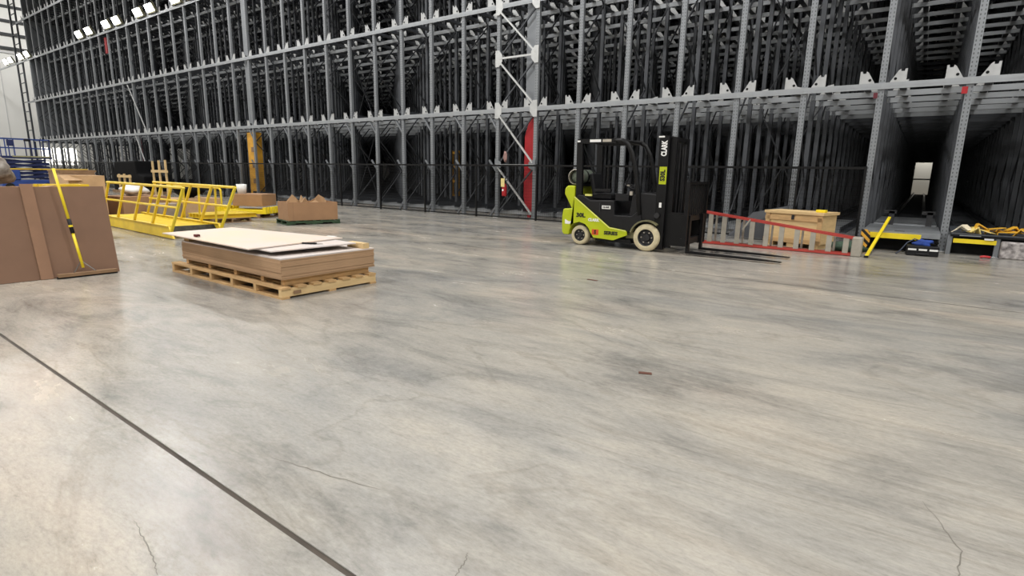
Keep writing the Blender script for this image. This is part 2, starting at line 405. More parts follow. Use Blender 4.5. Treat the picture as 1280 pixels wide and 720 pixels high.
# diagonals of the frames, running into the depth
def zig(mb_fn, i, j):
    z = .25; k = 0
    while z < HT-1.3:
        a = (XI(i), j*DR+.08, z); b = (XI(i), (j+1)*DR+.02, z+1.3)
        if k % 2: a, b = (a[0], (j+1)*DR+.02, z), (b[0], j*DR+.08, z+1.3)
        mb_fn(a, b); z += 1.3; k += 1
n = 0
mb = MB()
for i in IDX:
    for j in range(0, 22, 2):
        def put(a, b):
            global n
            if j == 0 and n < 290 and -2 <= i <= 20:
                obj('frame_brace', MB().bar(a, b, .035, .035), CABLE, rack); n += 1
            else: mb.bar(a, b, .035, .035)
        zig(put, i, j)
stuff(obj('frame_lacing', mb, CABLE, rack))
# back bracing across the lanes
mb = MB()
for j in (2, 6, 11):
    for i in range(2, 37, 3):
        for L_ in range(0, 4):
            z0, z1 = LV[L_]+.1, LV[L_+1]-.1; xa, xb = XI(i), XI(i+1); y = j*DR-.05
            mb.bar((xa, y, z0), (xb, y, z1), .03, .03); mb.bar((xb, y+.04, z0), (xa, y+.04, z1), .03, .03)
stuff(obj('cross_brace', mb, CABLE, rack))
# braced bays with wide plates
def braced_bay(i, mplate, gus=True, cross=True, hi=True):
    xa, xb = XI(i+1), XI(i)
    lev = [(.12, 1.8), (1.8, 3.55), (3.66, 5.25), (5.25, 6.8), (6.9, 8.5), (8.5, 10.15)]
    if cross:
        for z0, z1 in lev:
            obj('bay_brace', MB().bar((xa+.06, -.03, z1-.08), (xb-.06, -.03, z0+.08), .05, .05), BRK, rack)
            obj('bay_brace', MB().bar((xa+.06, .06, z0+.08), (xb-.06, .06, z1-.08), .045, .045), STEEL_D, rack)
        for z in (1.8, 5.25, 8.5): obj('bay_strut', MB().bar((xa, -.03, z), (xb, -.03, z), .05, .06), BRK, rack)
        for z in (3.6, 5.25, 6.85, 8.5):
            for x, sg in ((xa, 1), (xb, -1)):
                obj('gusset', MB().prism([(x-sg*.08, z-.26), (x+sg*.07, z-.26), (x+sg*.2, z-.1), (x+sg*.2, z+.1), (x+sg*.07, z+.26), (x-sg*.08, z+.26)], -.05, -.03), BRK, rack)
        for x, sg in ((xa, 1), (xb, -1)):
            obj('gusset', MB().prism([(x-sg*.06, 1.6), (x+sg*.2, 1.72), (x+sg*.2, 1.9), (x-sg*.06, 2.02)], -.05, -.03), STEEL, rack)
    xc = xb-.33
    obj('tower_plate', MB().prism([(xc-.2, 3.66), (xc+.2, 3.66), (xc+.2, 16.5), (xc-.2, 16.5)], .18, .26), STEEL, rack)
    p = obj('guard_plate', MB().prism([(xc-.02, .06), (xc+.08, .06), (xc+.21, .6), (xc+.21, 2.95), (xc+.1, 3.38), (xc+.02, 3.38), (xc-.2, 2.75), (xc-.2, .75)], .18, .24), mplate, rack)
    return p
braced_bay(7, RED)['label'] = 'red hexagonal guard plate'
braced_bay(27, REDD, cross=False)['label'] = 'red guard plate with shade in its colour'
obj('guard_plate', MB().prism([(-45.9, 9.0), (-45.55, 9.0), (-45.55, 10.0), (-45.9, 10.0)], .18, .24), RED, rack)
p = obj('column_guard', MB().box((-28.6, .2, .05), (-27.75, .5, 3.35)), ORNG, rack); p['label'] = 'amber yellow plate on rack column'
for z in (.9, 1.7, 2.5): obj('guard_slot', MB().box((-28.25, .18, z-.12), (-28.05, .2, z+.12)), WOODD, p)
obj('tower_plate', MB().box((-28.3, .2, 3.66), (-27.8, .28, 16.5)), STEEL, rack)
xx_ = XI(26); obj('bay_brace', MB().bar((XI(27)-.7, -.02, 6.7), (xx_, -.02, 3.6), .05, .05), BRK, rack)
obj('bay_brace', MB().bar((XI(27)-.3, -.02, 3.5), (xx_, -.02, .5), .05, .05), BRK, rack)
obj('red_tag', MB().box((XI(0)-.13, -.07, 3.33), (XI(0)-.03, -.05, 3.47)), RED, rack)
obj('red_tag', MB().box((XI(1)-.13, -.07, 3.33), (XI(1)-.05, -.05, 3.45)), REDD, rack)
p = obj('end_panel', MB().box((X0-.55, .25, 3.45), (X0-.5, 50, HT)), STEEL, rack)
obj('lane_bar', MB().box((XI(1), 61.5, 1.72), (XI(0), 61.6, 1.86)), STEEL_D, rack)
# end ladder tower
et = thing('lattice_tower', 'slim grey lattice tower with rungs standing at the far left end of the racking', 'tower', (-64.9, YR, 0))
for dx in (-.8, .8):
    obj('tower_leg', MB().box((dx-.07, 0, 0), (dx+.07, .12, 17.6)), STEEL_D, et)
for k in range(22): obj('rung', MB().box((-.8, .03, .5+k*.8), (.8, .08, .56+k*.8)), STEEL_D, et)
for L_ in (1, 2, 4): obj('tie_beam', MB().box((.8, -.02, LV[L_]-.06), (64.9+X0-.02, .05, LV[L_]+.06)), STEEL, et)
obj('tie_beam', MB().box((-13.0, -.02, LV[3]-.06), (64.9+X0-.02, .05, LV[3]+.06)), BEAM, et)

# flood lamps in pairs on the third beam
LX = [-67.7, -66.2, -63.2, -61.4, -49.0, -47.15, -44.0, -42.3, -39.0, -37.35, -34.2, -32.5, -29.2, -27.5]
hub_lab = ['furthest', 'second furthest']
proto = None
for k, x in enumerate(LX):
    pr = k//2; side = 'left' if k % 2 == 0 else 'right'
    ordn = ['first', 'second', 'third', 'fourth', 'fifth', 'sixth', 'seventh'][pr]
    lab = f'white flood lamp on third rack beam, {side} of {ordn} pair from the far wall'
    if proto is None:
        t = thing('flood_lamp', lab, 'lamp', (x, YR-.12, LV[3]+.06), 0, 'flood lamps along the third rack beam'); proto = t
        hs = obj('lamp_housing', MB().bar((0, .02, .02), (0, -.20, .47), 1.0, .1, (0, -1, -.3)), OLIVE, t)
        obj('lamp_face', MB().bar((0, -.085, .06), (0, -.25, .43), .86, .06, (0, -1, -.3)), LAMP, t)
        for sx in (-1, 1): obj('lamp_bracket', MB().bar((sx*.54, .07, 0), (sx*.54, -.2, .52), .04, .06), OLIVE, t)
    else:
        t = proto.copy(); COL.objects.link(t); t.location = (x, YR-.12, LV[3]+.06); t['label'] = lab
        for c in list(proto.children): d = c.copy(); COL.objects.link(d); d.parent = t

# ------------------------------------------------------------------ safety fence
fence = thing('safety_fence', 'black wire mesh safety fence running along the foot of the racking', 'fence', (0, YR-.2, 0))
FX = [-10.19-2.56*k for k in range(-3, 20)]; FX = [-1.12]+FX
me_fp = MB().box((-.025, -.025, 0), (.025, .025, 1.83)).mesh('fence_post', BLACKM)
for x in FX: link('fence_post', me_fp, fence, (x, 0, 0))
wmb = MB(); W = 2.46
for k in range(50): x = k*W/49; wmb.add([(x-.003, 0, .06), (x+.003, 0, .06), (x+.003, 0, 1.76), (x-.003, 0, 1.76), (x, .005, .06), (x, .005, 1.76)], [(0, 1, 2, 3), (1, 4, 5, 2), (4, 0, 3, 5)])
for k in range(18): z = .06+k*.1; wmb.add([(0, .0, z-.003), (W, 0, z-.003), (W, 0, z+.003), (0, 0, z+.003), (0, .005, z), (W, .005, z)], [(0, 1, 2, 3), (0, 4, 5, 1), (3, 2, 5, 4)])
me_w = wmb.mesh('mesh_panel', BLACKM)
me_tr = MB().box((0, -.015, 1.76), (W, .015, 1.815)).mesh('top_rail', BLACKM)
me_br = MB().box((0, -.012, .03), (W, .012, .07)).mesh('bottom_rail', BLACKM)
xs = sorted(FX)
for a, b in zip(xs, xs[1:]):
    f = (b-a-.05)/W
    o = link('mesh_panel', me_w, fence, (a+.03, 0, 0)); o.scale = (f, 1, 1)
    o = link('top_rail', me_tr, fence, (a+.03, 0, 0)); o.scale = (f, 1, 1)
    o = link('bottom_rail', me_br, fence, (a+.03, 0, 0)); o.scale = (f, 1, 1)

# things hung in the braced bay
ex = thing('fire_extinguisher', 'red fire extinguisher with pale yellow tag hung on the braced bay of the racking', 'extinguisher', (-11.42, YR-.32, 0))
obj('cylinder', MB().lathe([(0, .76), (.075, .77), (.085, .8), (.085, 1.08), (.06, 1.16), (.03, 1.19), (0, 1.19)], (0, 0, 0), 'z', 16), RED, ex, smooth=True)
obj('valve', MB().box((-.02, -.02, 1.18), (.02, .02, 1.27)).bar((-.02, 0, 1.24), (.13, 0, 1.3), .03, .025), BLACKP, ex)
obj('hang_tag', MB().box((-.075, -.1, 1.08), (.075, -.09, 1.36)), mat('pale_yellow_card', s(226, 208, 140), .7), ex)
obj('round_sticker', MB().lathe([(0, -.087), (.035, -.087), (.035, -.082), (0, -.082)], (0, 0, .97), 'y', 12), WHITEP, ex)
obj('hook', MB().bar((0, 0, 1.25), (0, .1, 1.42), .02, .02).bar((0, .1, 1.42), (0, .2, 1.42), .02, .02), BLACKM, ex)
tg = obj('hanging_glove', MB().blob((0, 0, 2.07), (.08, .04, .17), 8, 10, .25, 5), mat('pinkish_grey_cloth', s(150, 118, 112), .8, 0, .3, 12), None, (-11.42, YR-.3, 0), smooth=True)
tag(tg, 'pinkish grey cloth bundle hung above the fire extinguisher on the braced bay', 'cloth')
obj('cord', MB().bar((0, 0, 2.2), (0, .25, 2.9), .015, .015), BLACKM, tg)
lf = thing('lift_carriage', 'dim amber lift mast standing deep in the racking behind the fence', 'lift', (-19.1, 21.1, 0))
for dx in (-.2, .2): obj('mast_post', MB().box((dx-.06, -.06, 0), (dx+.06, .06, 2.6)), ORNG, lf)
for z in (.4, 1.1, 1.8, 2.5): obj('mast_rung', MB().box((-.2, -.04, z-.06), (.2, .04, z+.06)), ORNG, lf)

# ------------------------------------------------------------------ forklift
FO = Vector((-5.2, 11.17, 0))
fk = thing('forklift', 'lime green and black forklift truck with cream tyres parked side-on facing right', 'forklift', FO)
X = lambda x: x+5.2
def P2(pts): return [(X(a), b) for a, b in pts]
arch = [(-5.98+.29*math.cos(a), .215+.29*math.sin(a)) for a in [math.radians(q) for q in (35, 60, 90, 120, 140)]]
cw = obj('counterweight', MB().prism(P2([(-6.39, 1.22), (-6.33, 1.28), (-6.14, 1.28), (-6.14, .46), (-6.205, .40), (-6.25, .30), (-6.26, .2), (-6.40, .2), (-6.44, .26), (-6.45, .6), (-6.42, .77), (-6.21, .79), (-6.40, 1.10)]), -.5, .5), LIME, fk, bevel=.025)
obj('radiator_grille', MB().box((X(-6.37), -.40, .72), (X(-6.16), .40, 1.18)), VOID, fk)
for sy in (-1, 1):
    poly = P2([(-6.13, 1.04), (-5.25, .43), (-4.86, .38), (-4.84, .30), (-5.15, .17), (-5.62, .19), (-5.70, .30)] + arch + [(-6.13, .46)])
    sp_ = obj('side_panel', MB().prism(poly, sy*.53, sy*.505), LIME, fk)
    if sy < 0:
        obj('panel_trim', MB().bar((X(-6.12), -.535, 1.04), (X(-5.25), -.535, .43), .012, .022).bar((X(-5.25), -.535, .43), (X(-4.87), -.535, .385), .012, .022), mat('pale_lime_edge', s(226, 232, 120), .4), sp_)
obj('hood', MB().prism(P2([(-6.13, 1.0), (-6.03, 1.10), (-5.93, 1.08), (-5.75, .985), (-5.22, 1.0), (-5.19, .97), (-5.16, .70), (-4.78, .70), (-4.66, .80), (-4.60, .84), (-4.55, .60), (-4.72, .44), (-4.86, .33), (-5.4, .33), (-5.9, .55), (-6.13, .55)]), -.50, .50), BLACKP, fk, bevel=.02)
obj('chassis', MB().box((X(-6.1), -.40, .16), (X(-4.3), .40, .42)), BLACKM, fk)
obj('step', MB().box((X(-5.6), -.47, .12), (X(-4.78), .47, .2)), BLACKM, fk)
obj('hood_latch', MB().box((X(-5.52), -.508, .74), (X(-5.50), -.5, .95)), RIM, fk)
def wheel(x, y, r, wd, name):
    t = obj(name, MB().lathe([(r*.62, -wd/2+.01), (r*.88, -wd/2), (r*.97, -wd/2+.02), (r, -wd/2+.05), (r, wd/2-.05), (r*.97, wd/2-.02), (r*.88, wd/2), (r*.62, wd/2-.01)], (0, 0, 0), 'y', 32), CREAM, fk, (X(x), y, r), smooth=True)
    q = 1 if y < 0 else -1
    obj('rim', MB().lathe([(r*.66, -q*wd*.46), (r*.6, -q*wd*.42), (r*.5, -q*wd*.25), (r*.3, -q*wd*.22), (r*.24, -q*wd*.34), (0, -q*wd*.36)], (0, 0, 0), 'y', 24), RIM, t, smooth=False)
    bm_ = MB()
    for k in range(6):
        a = 2*PI*k/6; bm_.lathe([(0, -q*wd*.34), (r*.055, -q*wd*.33), (r*.055, -q*wd*.2)], (r*.4*math.cos(a), 0, r*.4*math.sin(a)), 'y', 6)
    obj('wheel_nut', bm_, ALU, t)
for sy in (-1, 1):
    wheel(-5.98, sy*.40, .215, .20, 'steer_wheel'); wheel(-4.43, sy*.40, .28, .26, 'drive_wheel')
    fm = MB(); pr_ = []
    for k in range(13):
        a = math.radians(50+k*11.5); pr_.append((X(-4.43)+.345*math.cos(a), .28+.345*math.sin(a)))
    for a, b in zip(pr_, pr_[1:]): fm.bar((a[0], sy*.41, a[1]), (b[0], sy*.41, b[1]), .27, .03)
    fd = obj('fender', fm, mat('dusty_fender', s(112, 108, 78), .6, 0, .2, 8) if sy < 0 else BLACKP, fk)
# overhead guard
for sy in (-1, 1):
    obj('guard_pillar', MB().bar((X(-6.04), sy*.46, 1.0), (X(-6.07), sy*.46, 2.22), .07, .14, (1, 0, 0)), BLACKM, fk)
    obj('guard_pillar', MB().tube([(X(-5.25), sy*.46, 2.225), (X(-5.08), sy*.46, 2.215), (X(-4.96), sy*.46, 2.14), (X(-4.86), sy*.46, 1.97), (X(-4.78), sy*.46, 1.72), (X(-4.68), sy*.46, 1.2), (X(-4.62), sy*.46, .72)], .05, 8), BLACKM, fk, smooth=True)
    rb = obj('roof_rail', MB().box((X(-6.12), sy*.46-.04, 2.17), (X(-5.22), sy*.46+.04, 2.265)), BLACKM, fk)
    if sy < 0:
        for x0, x1 in ((-5.82, -5.56), (-5.52, -5.32)):
            obj('white_label', MB().box((X(x0), -.508, 2.195), (X(x1), -.5, 2.25)), WHITEP if x0 < -5.6 else ALU, fk)
        obj('marker', MB().box((X(-6.12), -.508, 2.2), (X(-6.05), -.5, 2.235)), WHITEP, fk)
for k in range(7): obj('roof_bar', MB().box((X(-6.0+k*.13), -.44, 2.19), (X(-5.96+k*.13), .44, 2.23)), BLACKM, fk)
obj('roof_crossbar', MB().tube([(X(-5.08), -.46, 2.21), (X(-5.08), .46, 2.21)], .035, 8), BLACKM, fk)
# seat, wheel, cowl
st = obj('seat', MB().box((X(-5.85), -.26, 1.0), (X(-5.38), .26, 1.13)), BLACKP, fk, bevel=.03)
obj('seat_back', MB().bar((X(-5.82), 0, 1.1), (X(-5.92), 0, 1.55), .44, .1, (1, 0, 0)), BLACKP, fk, bevel=.03)
obj('armrest', MB().box((X(-5.75), -.36, 1.17), (X(-5.35), -.29, 1.23)), BLACKP, fk)
obj('manual_pouch', MB().box((X(-5.9), -.47, 1.07), (X(-5.75), -.42, 1.11)), mat('pale_yellow_label', s(216, 214, 120), .6), fk)
obj('cowl', MB().prism(P2([(-4.85, .7), (-4.80, 1.12), (-4.62, 1.18), (-4.28, 1.16), (-4.28, .6), (-4.6, .55)]), -.46, .46), BLACKP, fk, bevel=.02)
tor = [(X(-4.99)+.19*math.cos(a)*.35, .19*math.sin(a), 1.30+.19*math.cos(a)*.92) for a in [2*PI*k/24 for k in range(25)]]
tor = [(X(-5.0)+.17*math.cos(a)*.9, -.05+.17*math.sin(a), 1.28+.17*math.cos(a)*-.42) for a in [2*PI*k/24 for k in range(25)]]
sw = obj('steering_wheel', MB().tube(tor, .018, 6, False).bar((X(-5.15), -.05, 1.35), (X(-4.85), -.05, 1.21), .03, .02), BLACKP, fk, smooth=True)
obj('steering_column', MB().bar((X(-4.72), -.05, 1.0), (X(-4.99), -.05, 1.28), .07, .07), BLACKP, fk)
obj('spinner_knob', MB().lathe([(0, 0), (.03, 0), (.03, .05), (0, .05)], (X(-5.02), -.2, 1.28), 'z', 10), ALU, fk)
obj('lever_box', MB().box((X(-5.2), -.42, 1.0), (X(-4.9), -.22, 1.14)).bar((X(-5.05), -.36, 1.14), (X(-5.05), -.36, 1.26), .03, .03), BLACKP, fk)
obj('turn_lamp', MB().box((X(-4.86), -.47, 1.12), (X(-4.80), -.43, 1.2)), ALU, fk)
# gas tank
tk = obj('gas_tank', MB().lathe([(0, -.36), (.09, -.355), (.14, -.32), (.16, -.26), (.16, .26), (.14, .32), (.09, .355), (0, .36)], (X(-6.2), 0, 1.47), 'y', 24), PVC, fk, smooth=True)
obj('tank_collar', MB().lathe([(.15, -.42), (.165, -.42), (.165, -.28), (.15, -.28), (.15, -.42)], (X(-6.2), 0, 1.47), 'y', 24), ALU, tk, smooth=True)
for y in (-.1, .18): obj('tank_strap', MB().lathe([(.162, y), (.168, y), (.168, y+.05), (.162, y+.05)], (X(-6.2), 0, 1.47), 'y', 24), BLACKM, tk)
obj('tank_cradle', MB().box((X(-6.34), -.28, 1.27), (X(-6.06), .28, 1.33)), BLACKM, fk)
# mast
for sy in (-1, 1):
    ma = obj('mast_channel', MB().box((X(-4.30), sy*.40-.05, .06), (X(-4.10), sy*.40+.05, 2.29)), BLACKM, fk)
    obj('inner_channel', MB().box((X(-4.10), sy*.33-.04, .10), (X(-3.98), sy*.33+.04, 2.27)), BLACKM, fk)
    obj('lift_cylinder', MB().tube([(X(-4.16), sy*.26, .15), (X(-4.16), sy*.26, 2.1)], .04, 10), BLACKM, fk)
    obj('lift_chain', MB().box((X(-3.99), sy*.16-.02, .6), (X(-3.97), sy*.16+.02, 2.15)), RIM, fk)
    obj('fork_shank', MB().box((X(-3.62), sy*.40-.05, .03), (X(-3.57), sy*.40+.05, .78)), BLACKM, fk)
    obj('fork_blade', MB().prism([(X(-3.6), .03), (X(-3.6), .075), (X(-2.3), .06), (X(-1.88), .04), (X(-1.88), .03)], sy*.40-.06, sy*.40+.06), BLACKM, fk)
    obj('tilt_cylinder', MB().tube([(X(-4.7), sy*.3, .55), (X(-4.25), sy*.3, .62)], .04, 8), BLACKM, fk)
for z in (.12, .95, 1.6, 2.24): obj('mast_crossmember', MB().box((X(-4.26), -.38, z), (X(-4.2), .38, z+.07)), BLACKM, fk)
obj('mast_crossmember', MB().box((X(-4.08), -.32, 2.2), (X(-4.02), .32, 2.27)), BLACKM, fk)
obj('mast_hose', MB().tube([(X(-4.0), .06, .7), (X(-3.98), .06, 1.5), (X(-4.0), .06, 2.1)], .015, 6), BLACKR, fk)
for z0, z1 in ((.20, .32), (.66, .78)): obj('carriage_bar', MB().box((X(-3.72), -.52, z0), (X(-3.62), .52, z1)), BLACKM, fk)
for y in (-.48, .44): obj('carriage_plate', MB().box((X(-3.95), y, .16), (X(-3.66), y+.04, .82)), BLACKM, fk)
for y in (-.56, .56): obj('backrest_post', MB().box((X(-3.66), y-.025, .18), (X(-3.58), y+.025, 1.42)), BLACKM, fk)
obj('backrest_rail', MB().box((X(-3.66), -.56, 1.37), (X(-3.6), .56, 1.42)), BLACKM, fk)
for k in range(9): obj('backrest_bar', MB().box((X(-3.64), -.47+k*.1175-.012, .76), (X(-3.61), -.47+k*.1175+.012, 1.4)), BLACKM, fk)
obj('mast_roller', MB().lathe([(0, -.03), (.055, -.03), (.06, 0), (.03, .0), (.03, .02)], (X(-4.24), -.47, .74), 'y', 14), RIM, fk)
# lettering on the near side
fr = (PI/2, 0, 0)
text('lettering', '30L', .125, BLACKPR, fk, (X(-5.95), -.533, .65), fr, sx=1.2)
text('lettering', 'CLARK', .085, WHITEP, fk, (X(-5.63), -.533, .565), fr)
text('lettering', 'SERIES', .10, BLACKPR, fk, (X(-5.21), -.533, .31), fr, sx=1.15)
obj('series_badge', MB().box((X(-5.66), -.536, .25), (X(-5.50), -.53, .37)), ORANGEP, fk)
text('lettering', 'S', .11, BLACKPR, fk, (X(-5.58), -.538, .31), fr)
lb = obj('white_label', MB().box((X(-5.46), -.508, .815), (X(-5.26), -.5, .885)), WHITEP, fk)
text('lettering', 'CLARK', .05, BLACKPR, lb, (X(-5.36), -.509, .85), fr)
text('lettering', 'CLARK', .15, WHITEP, fk, (X(-4.19), -.452, 2.05), (PI/2, -PI/2, 0), sx=.62)
gl = obj('lime_label', MB().box((X(-4.26), -.455, 1.36), (X(-4.11), -.45, 1.70)), LIME, fk)
text('lettering', 'S30L', .13, BLACKPR, gl, (X(-4.185), -.457, 1.53), (PI/2, -PI/2, 0), sx=.85)
obj('white_label', MB().box((X(-4.22), -.455, .90), (X(-4.17), -.45, 1.0)), WHITEP, fk)
obj('mast_cap', MB().box((X(-4.32), -.455, 2.26), (X(-4.2), -.45, 2.29)), WHITEP, fk)
obj('white_decal', MB().prism(P2([(-6.36, .44), (-6.36, .54), (-6.27, .5), (-6.2, .5), (-6.24, .44)]), -.505, -.5), WHITEP, fk)

# ------------------------------------------------------------------ pallets
def pallet(name, label, loc, lx, ly, m, rotz=0, h=.13, nd=7, group=None, gaps=True):
    t = thing(name, label, 'pallet', loc, rotz, group)
    bw = .095
    for k in range(nd):
        x = -lx/2+bw/2+(lx-bw)*k/(nd-1)
        obj('deck_board', MB().box((x-bw/2, -ly/2, h-.02), (x+bw/2, ly/2, h)), m, t)
    for k in range(3):
        y = -ly/2+.025+(ly-.05)*k/2
        if gaps:
            pr = [(-lx/2, .02), (-lx*.36, .02), (-lx*.34, .05), (-lx*.17, .05), (-lx*.15, .02), (lx*.15, .02), (lx*.17, .05), (lx*.34, .05), (lx*.36, .02), (lx/2, .02), (lx/2, h-.02), (-lx/2, h-.02)]
            obj('stringer', MB().prism(pr, y-.022, y+.022), m, t)
        else: obj('stringer', MB().box((-lx/2, y-.022, .02), (lx/2, y+.022, h-.02)), m, t)
    for k in range(3):
        x = -lx/2+bw/2+(lx-bw)*k/2
        obj('bottom_board', MB().box((x-bw/2, -ly/2, 0), (x+bw/2, ly/2, .02)), m, t)
    return t

# long pallet with stacked boards
PC = (-7.33, 4.19, 0)
lp = thing('long_pallet', 'long pale wooden pallet carrying the stack of brown boards', 'pallet', PC)
lx, ly = 2.88, 1.40
for k in range(6):
    x = -lx/2+.04+(lx-.08)*k/5
    obj('bearer', MB().box((x-.03, -ly/2, .025), (x+.03, ly/2, .115)), WOODP if k == 5 else WOOD, lp)
for k in range(7):
    y = -ly/2+.06+(ly-.12)*k/6
    obj('deck_board', MB().box((-lx/2, y-.06, .115), (lx/2, y+.06, .14)), WOOD, lp)
for y in (-ly/2+.05, 0, ly/2-.05): obj('bottom_board', MB().box((-lx/2, y-.05, 0), (lx/2, y+.05, .025)), WOOD, lp)
for k, x in enumerate((-1.15, -.5, .2, .85, 1.3)):
    o = tag(obj('spacer_block', MB().box((-.035, -.6, 0), (.035, .66, .085)), WOOD, None, (PC[0]+x, PC[1], .14)), f'pale timber bearer crosswise under the brown board stack, {ORD[k]} from the left', 'timber', 'bearers under the board stack')
me_b = MB().box((-1.26, -.69, 0), (1.26, .69, .0165)).mesh('board', BOARDS)
for k in range(14):
    o = link('board', me_b, None, (-7.19+R.uniform(-.006, .006), 4.21+R.uniform(-.006, .006), .225+k*.0172), R.uniform(-.002, .002))
    tag(o, f'brown board in the stack on the long pallet, {ORD[k]} from the bottom', 'board', 'stacked brown boards on the long pallet')
ZT = .225+14*.0172
o = tag(obj('top_board', MB().box((-1.26, -.69, 0), (1.26, .69, .016)), SHEET, None, (-7.19, 4.21, ZT)), 'pale faced board lying flat as top of the brown board stack', 'board')
ZT += .016
tag(obj('timber_block', MB().box((-.07, -.25, 0), (.07, .5, .075)), WOOD, None, (-8.36, 3.80, ZT)), 'short timber block propping the left end of the loose top sheet', 'timber')
tag(obj('timber_offcut', MB().box((-.34, -.05, 0), (.0, .05, .07)), WOODP, None, (-5.94, 4.78, ZT)), 'pale timber offcut on the back right corner of the board stack', 'timber')
def sheet(name, label, corners, th, m):
    mb_ = MB(); up_ = [(x, y, z+th) for x, y, z in corners]
    mb_.add(list(corners)+up_, [(3, 2, 1, 0), (4, 5, 6, 7), (0, 1, 5, 4), (1, 2, 6, 5), (2, 3, 7, 6), (3, 0, 4, 7)])
    return tag(obj(name, mb_, m), label, 'board')
sheet('loose_sheet', 'warm pale loose sheet overhanging the left end of the board stack', [(-8.80, 3.42, ZT+.078), (-6.40, 3.40, ZT+.070), (-6.55, 4.86, ZT+.078), (-8.92, 4.50, ZT+.080)], .014, SHEETW)
sheet('loose_sheet', 'greyish loose sheet lying askew over right half of the board stack', [(-7.6, 3.60, ZT+.045), (-6.15, 3.54, ZT+.052), (-6.05, 4.70, ZT+.062), (-7.6, 4.80, ZT+.050)], .014, SHEET)
q = thing('tape_measure', 'small dark red tape measure on left of the loose pale sheet', 'tool', (-7.98, 3.53, ZT+.092))
obj('case', MB().box((-.04, -.03, 0), (.04, .03, .035)), mat('dark_red_plastic', s(86, 28, 26), .5), q, bevel=.008)
obj('hook', MB().box((.04, -.01, .005), (.06, .01, .01)), ALU, q)
q = thing('utility_knife', 'small black utility knife on right of the greyish loose sheet', 'tool', (-6.36, 4.22, ZT+.074), .5)
obj('handle', MB().box((-.12, -.015, 0), (.08, .015, .02)), BLACKP, q, bevel=.005)
obj('blade', MB().prism([(.08, -.01), (.17, -.006), (.17, .0), (.08, .01)], .006, .01, 'z'), RIM, q)
o = obj('long_pallet_stamp', MB().box((PC[0]+lx/2, PC[1]-.55, .05), (PC[0]+lx/2+.002, PC[1]-.45, .09)), WOODD, lp); o.location = (-PC[0], -PC[1], 0); o.name = 'stamp'

# ------------------------------------------------------------------ leaning boards and broom
lean = Vector((-.32, 0, 1.212))
def leaning(y0, y1, x, th, ext=1., sk=.03):
    mb_ = MB(); b = [Vector((x, y0, 0)), Vector((x, y1, 0)), Vector((x, y1+sk, 0))+lean*ext, Vector((x, y0+sk, 0))+lean*ext]
    nrm = Vector((1.212, 0, .32)).normalized()*th
    bb = [p+nrm for p in b]
    return mb_.add(b+bb, [(0, 1, 2, 3), (7, 6, 5, 4), (0, 4, 5, 1), (1, 5, 6, 2), (2, 6, 7, 3), (3, 7, 4, 0)])
tag(obj('leaning_board', leaning(.30, 3.0, -9.33, .018), BOARD), 'large brown board leaning on its long edge at the left', 'board')
tag(obj('leaning_strip', leaning(2.09, 2.225, -9.305, .02, 1.03, -.0), mat('brown_strip', s(146, 112, 88), .75, 0, .06, 5)), 'narrow brown strip leaning upright against the large brown board', 'board')
br = thing('push_broom', 'floor squeegee broom with long yellow handle leaning on the brown board', 'broom', (-9.2, 2.55, 0))
A_, B_ = Vector((-.02, .0, .08)), Vector((-.36, -.09, 1.46))
lp_ = lambda t: A_.lerp(B_, t)
obj('handle', MB().tube([lp_(.03), lp_(.38)], .018, 10).tube([lp_(.50), lp_(1)], .018, 10), YELB, br, smooth=True)
g_ = obj('handle_grip', MB().tube([lp_(.37), lp_(.51)], .024, 10), BLACKP, br, smooth=True); obj('grip_band', MB().tube([lp_(.43), lp_(.45)], .026, 10), YELB, g_)
obj('broom_block', MB().box((-.05, -.30, .022), (.02, .38, .065)), WOODD, br)
obj('blade', MB().box((-.03, -.31, 0), (-.005, .39, .03)), BLACKR, br)
obj('brace', MB().bar((-.02, -.12, .06), lp_(.1), .012, .012).bar((-.02, .14, .06), lp_(.1), .012, .012), CHROME, br)
# flattened cardboard on a pallet behind the leaning board
pallet('pallet', 'wooden pallet hidden behind the large leaning brown board', (-10.45, 2.05, 0), 1.1, 1.7, WOODD)
me_c = MB().box((-.45, -.72, 0), (.45, .72, .03)).mesh('flat_carton', CARD)
tag(obj('carton_block', MB().box((-.45, -.72, 0), (.45, .72, .87)), CARD, None, (-10.42, 1.98, .13)), 'solid brown cardboard block hidden behind the leaning board', 'cardboard')
for k in range(30, 34):
    o = link('flat_carton', me_c, None, (-10.42+R.uniform(-.05, .05), 1.98+R.uniform(-.09, .09), .13+.935+(k-30)*.0315-.06-.03*0), R.uniform(-.05, .05))
    tag(o, f'flattened carton on the block behind the leaning board, {ORD[k-30]} from the bottom', 'cardboard', 'flattened cartons behind the leaning board')
for k, (y, z) in enumerate(((1.9, 1.135), (2.3, 1.137))):
    o = obj('torn_carton', MB().add([(-.3, -.28, 0), (.25, -.25, .03), (.28, .2, .07), (.0, .33, .05), (-.3, .25, .0), (-.3, -.28, .012), (.25, -.25, .042), (.28, .2, .082), (.0, .33, .062), (-.3, .25, .012)], [(4, 3, 2, 1, 0), (5, 6, 7, 8, 9), (0, 1, 6, 5), (1, 2, 7, 6), (2, 3, 8, 7), (3, 4, 9, 8), (4, 0, 5, 9)]), CARDL, None, (-10.3, y, z), k*.7)
    tag(o, ['torn pale cardboard flap on carton stack left of the brown strip', 'torn pale cardboard flap on carton stack behind the brown strip'][k], 'cardboard')

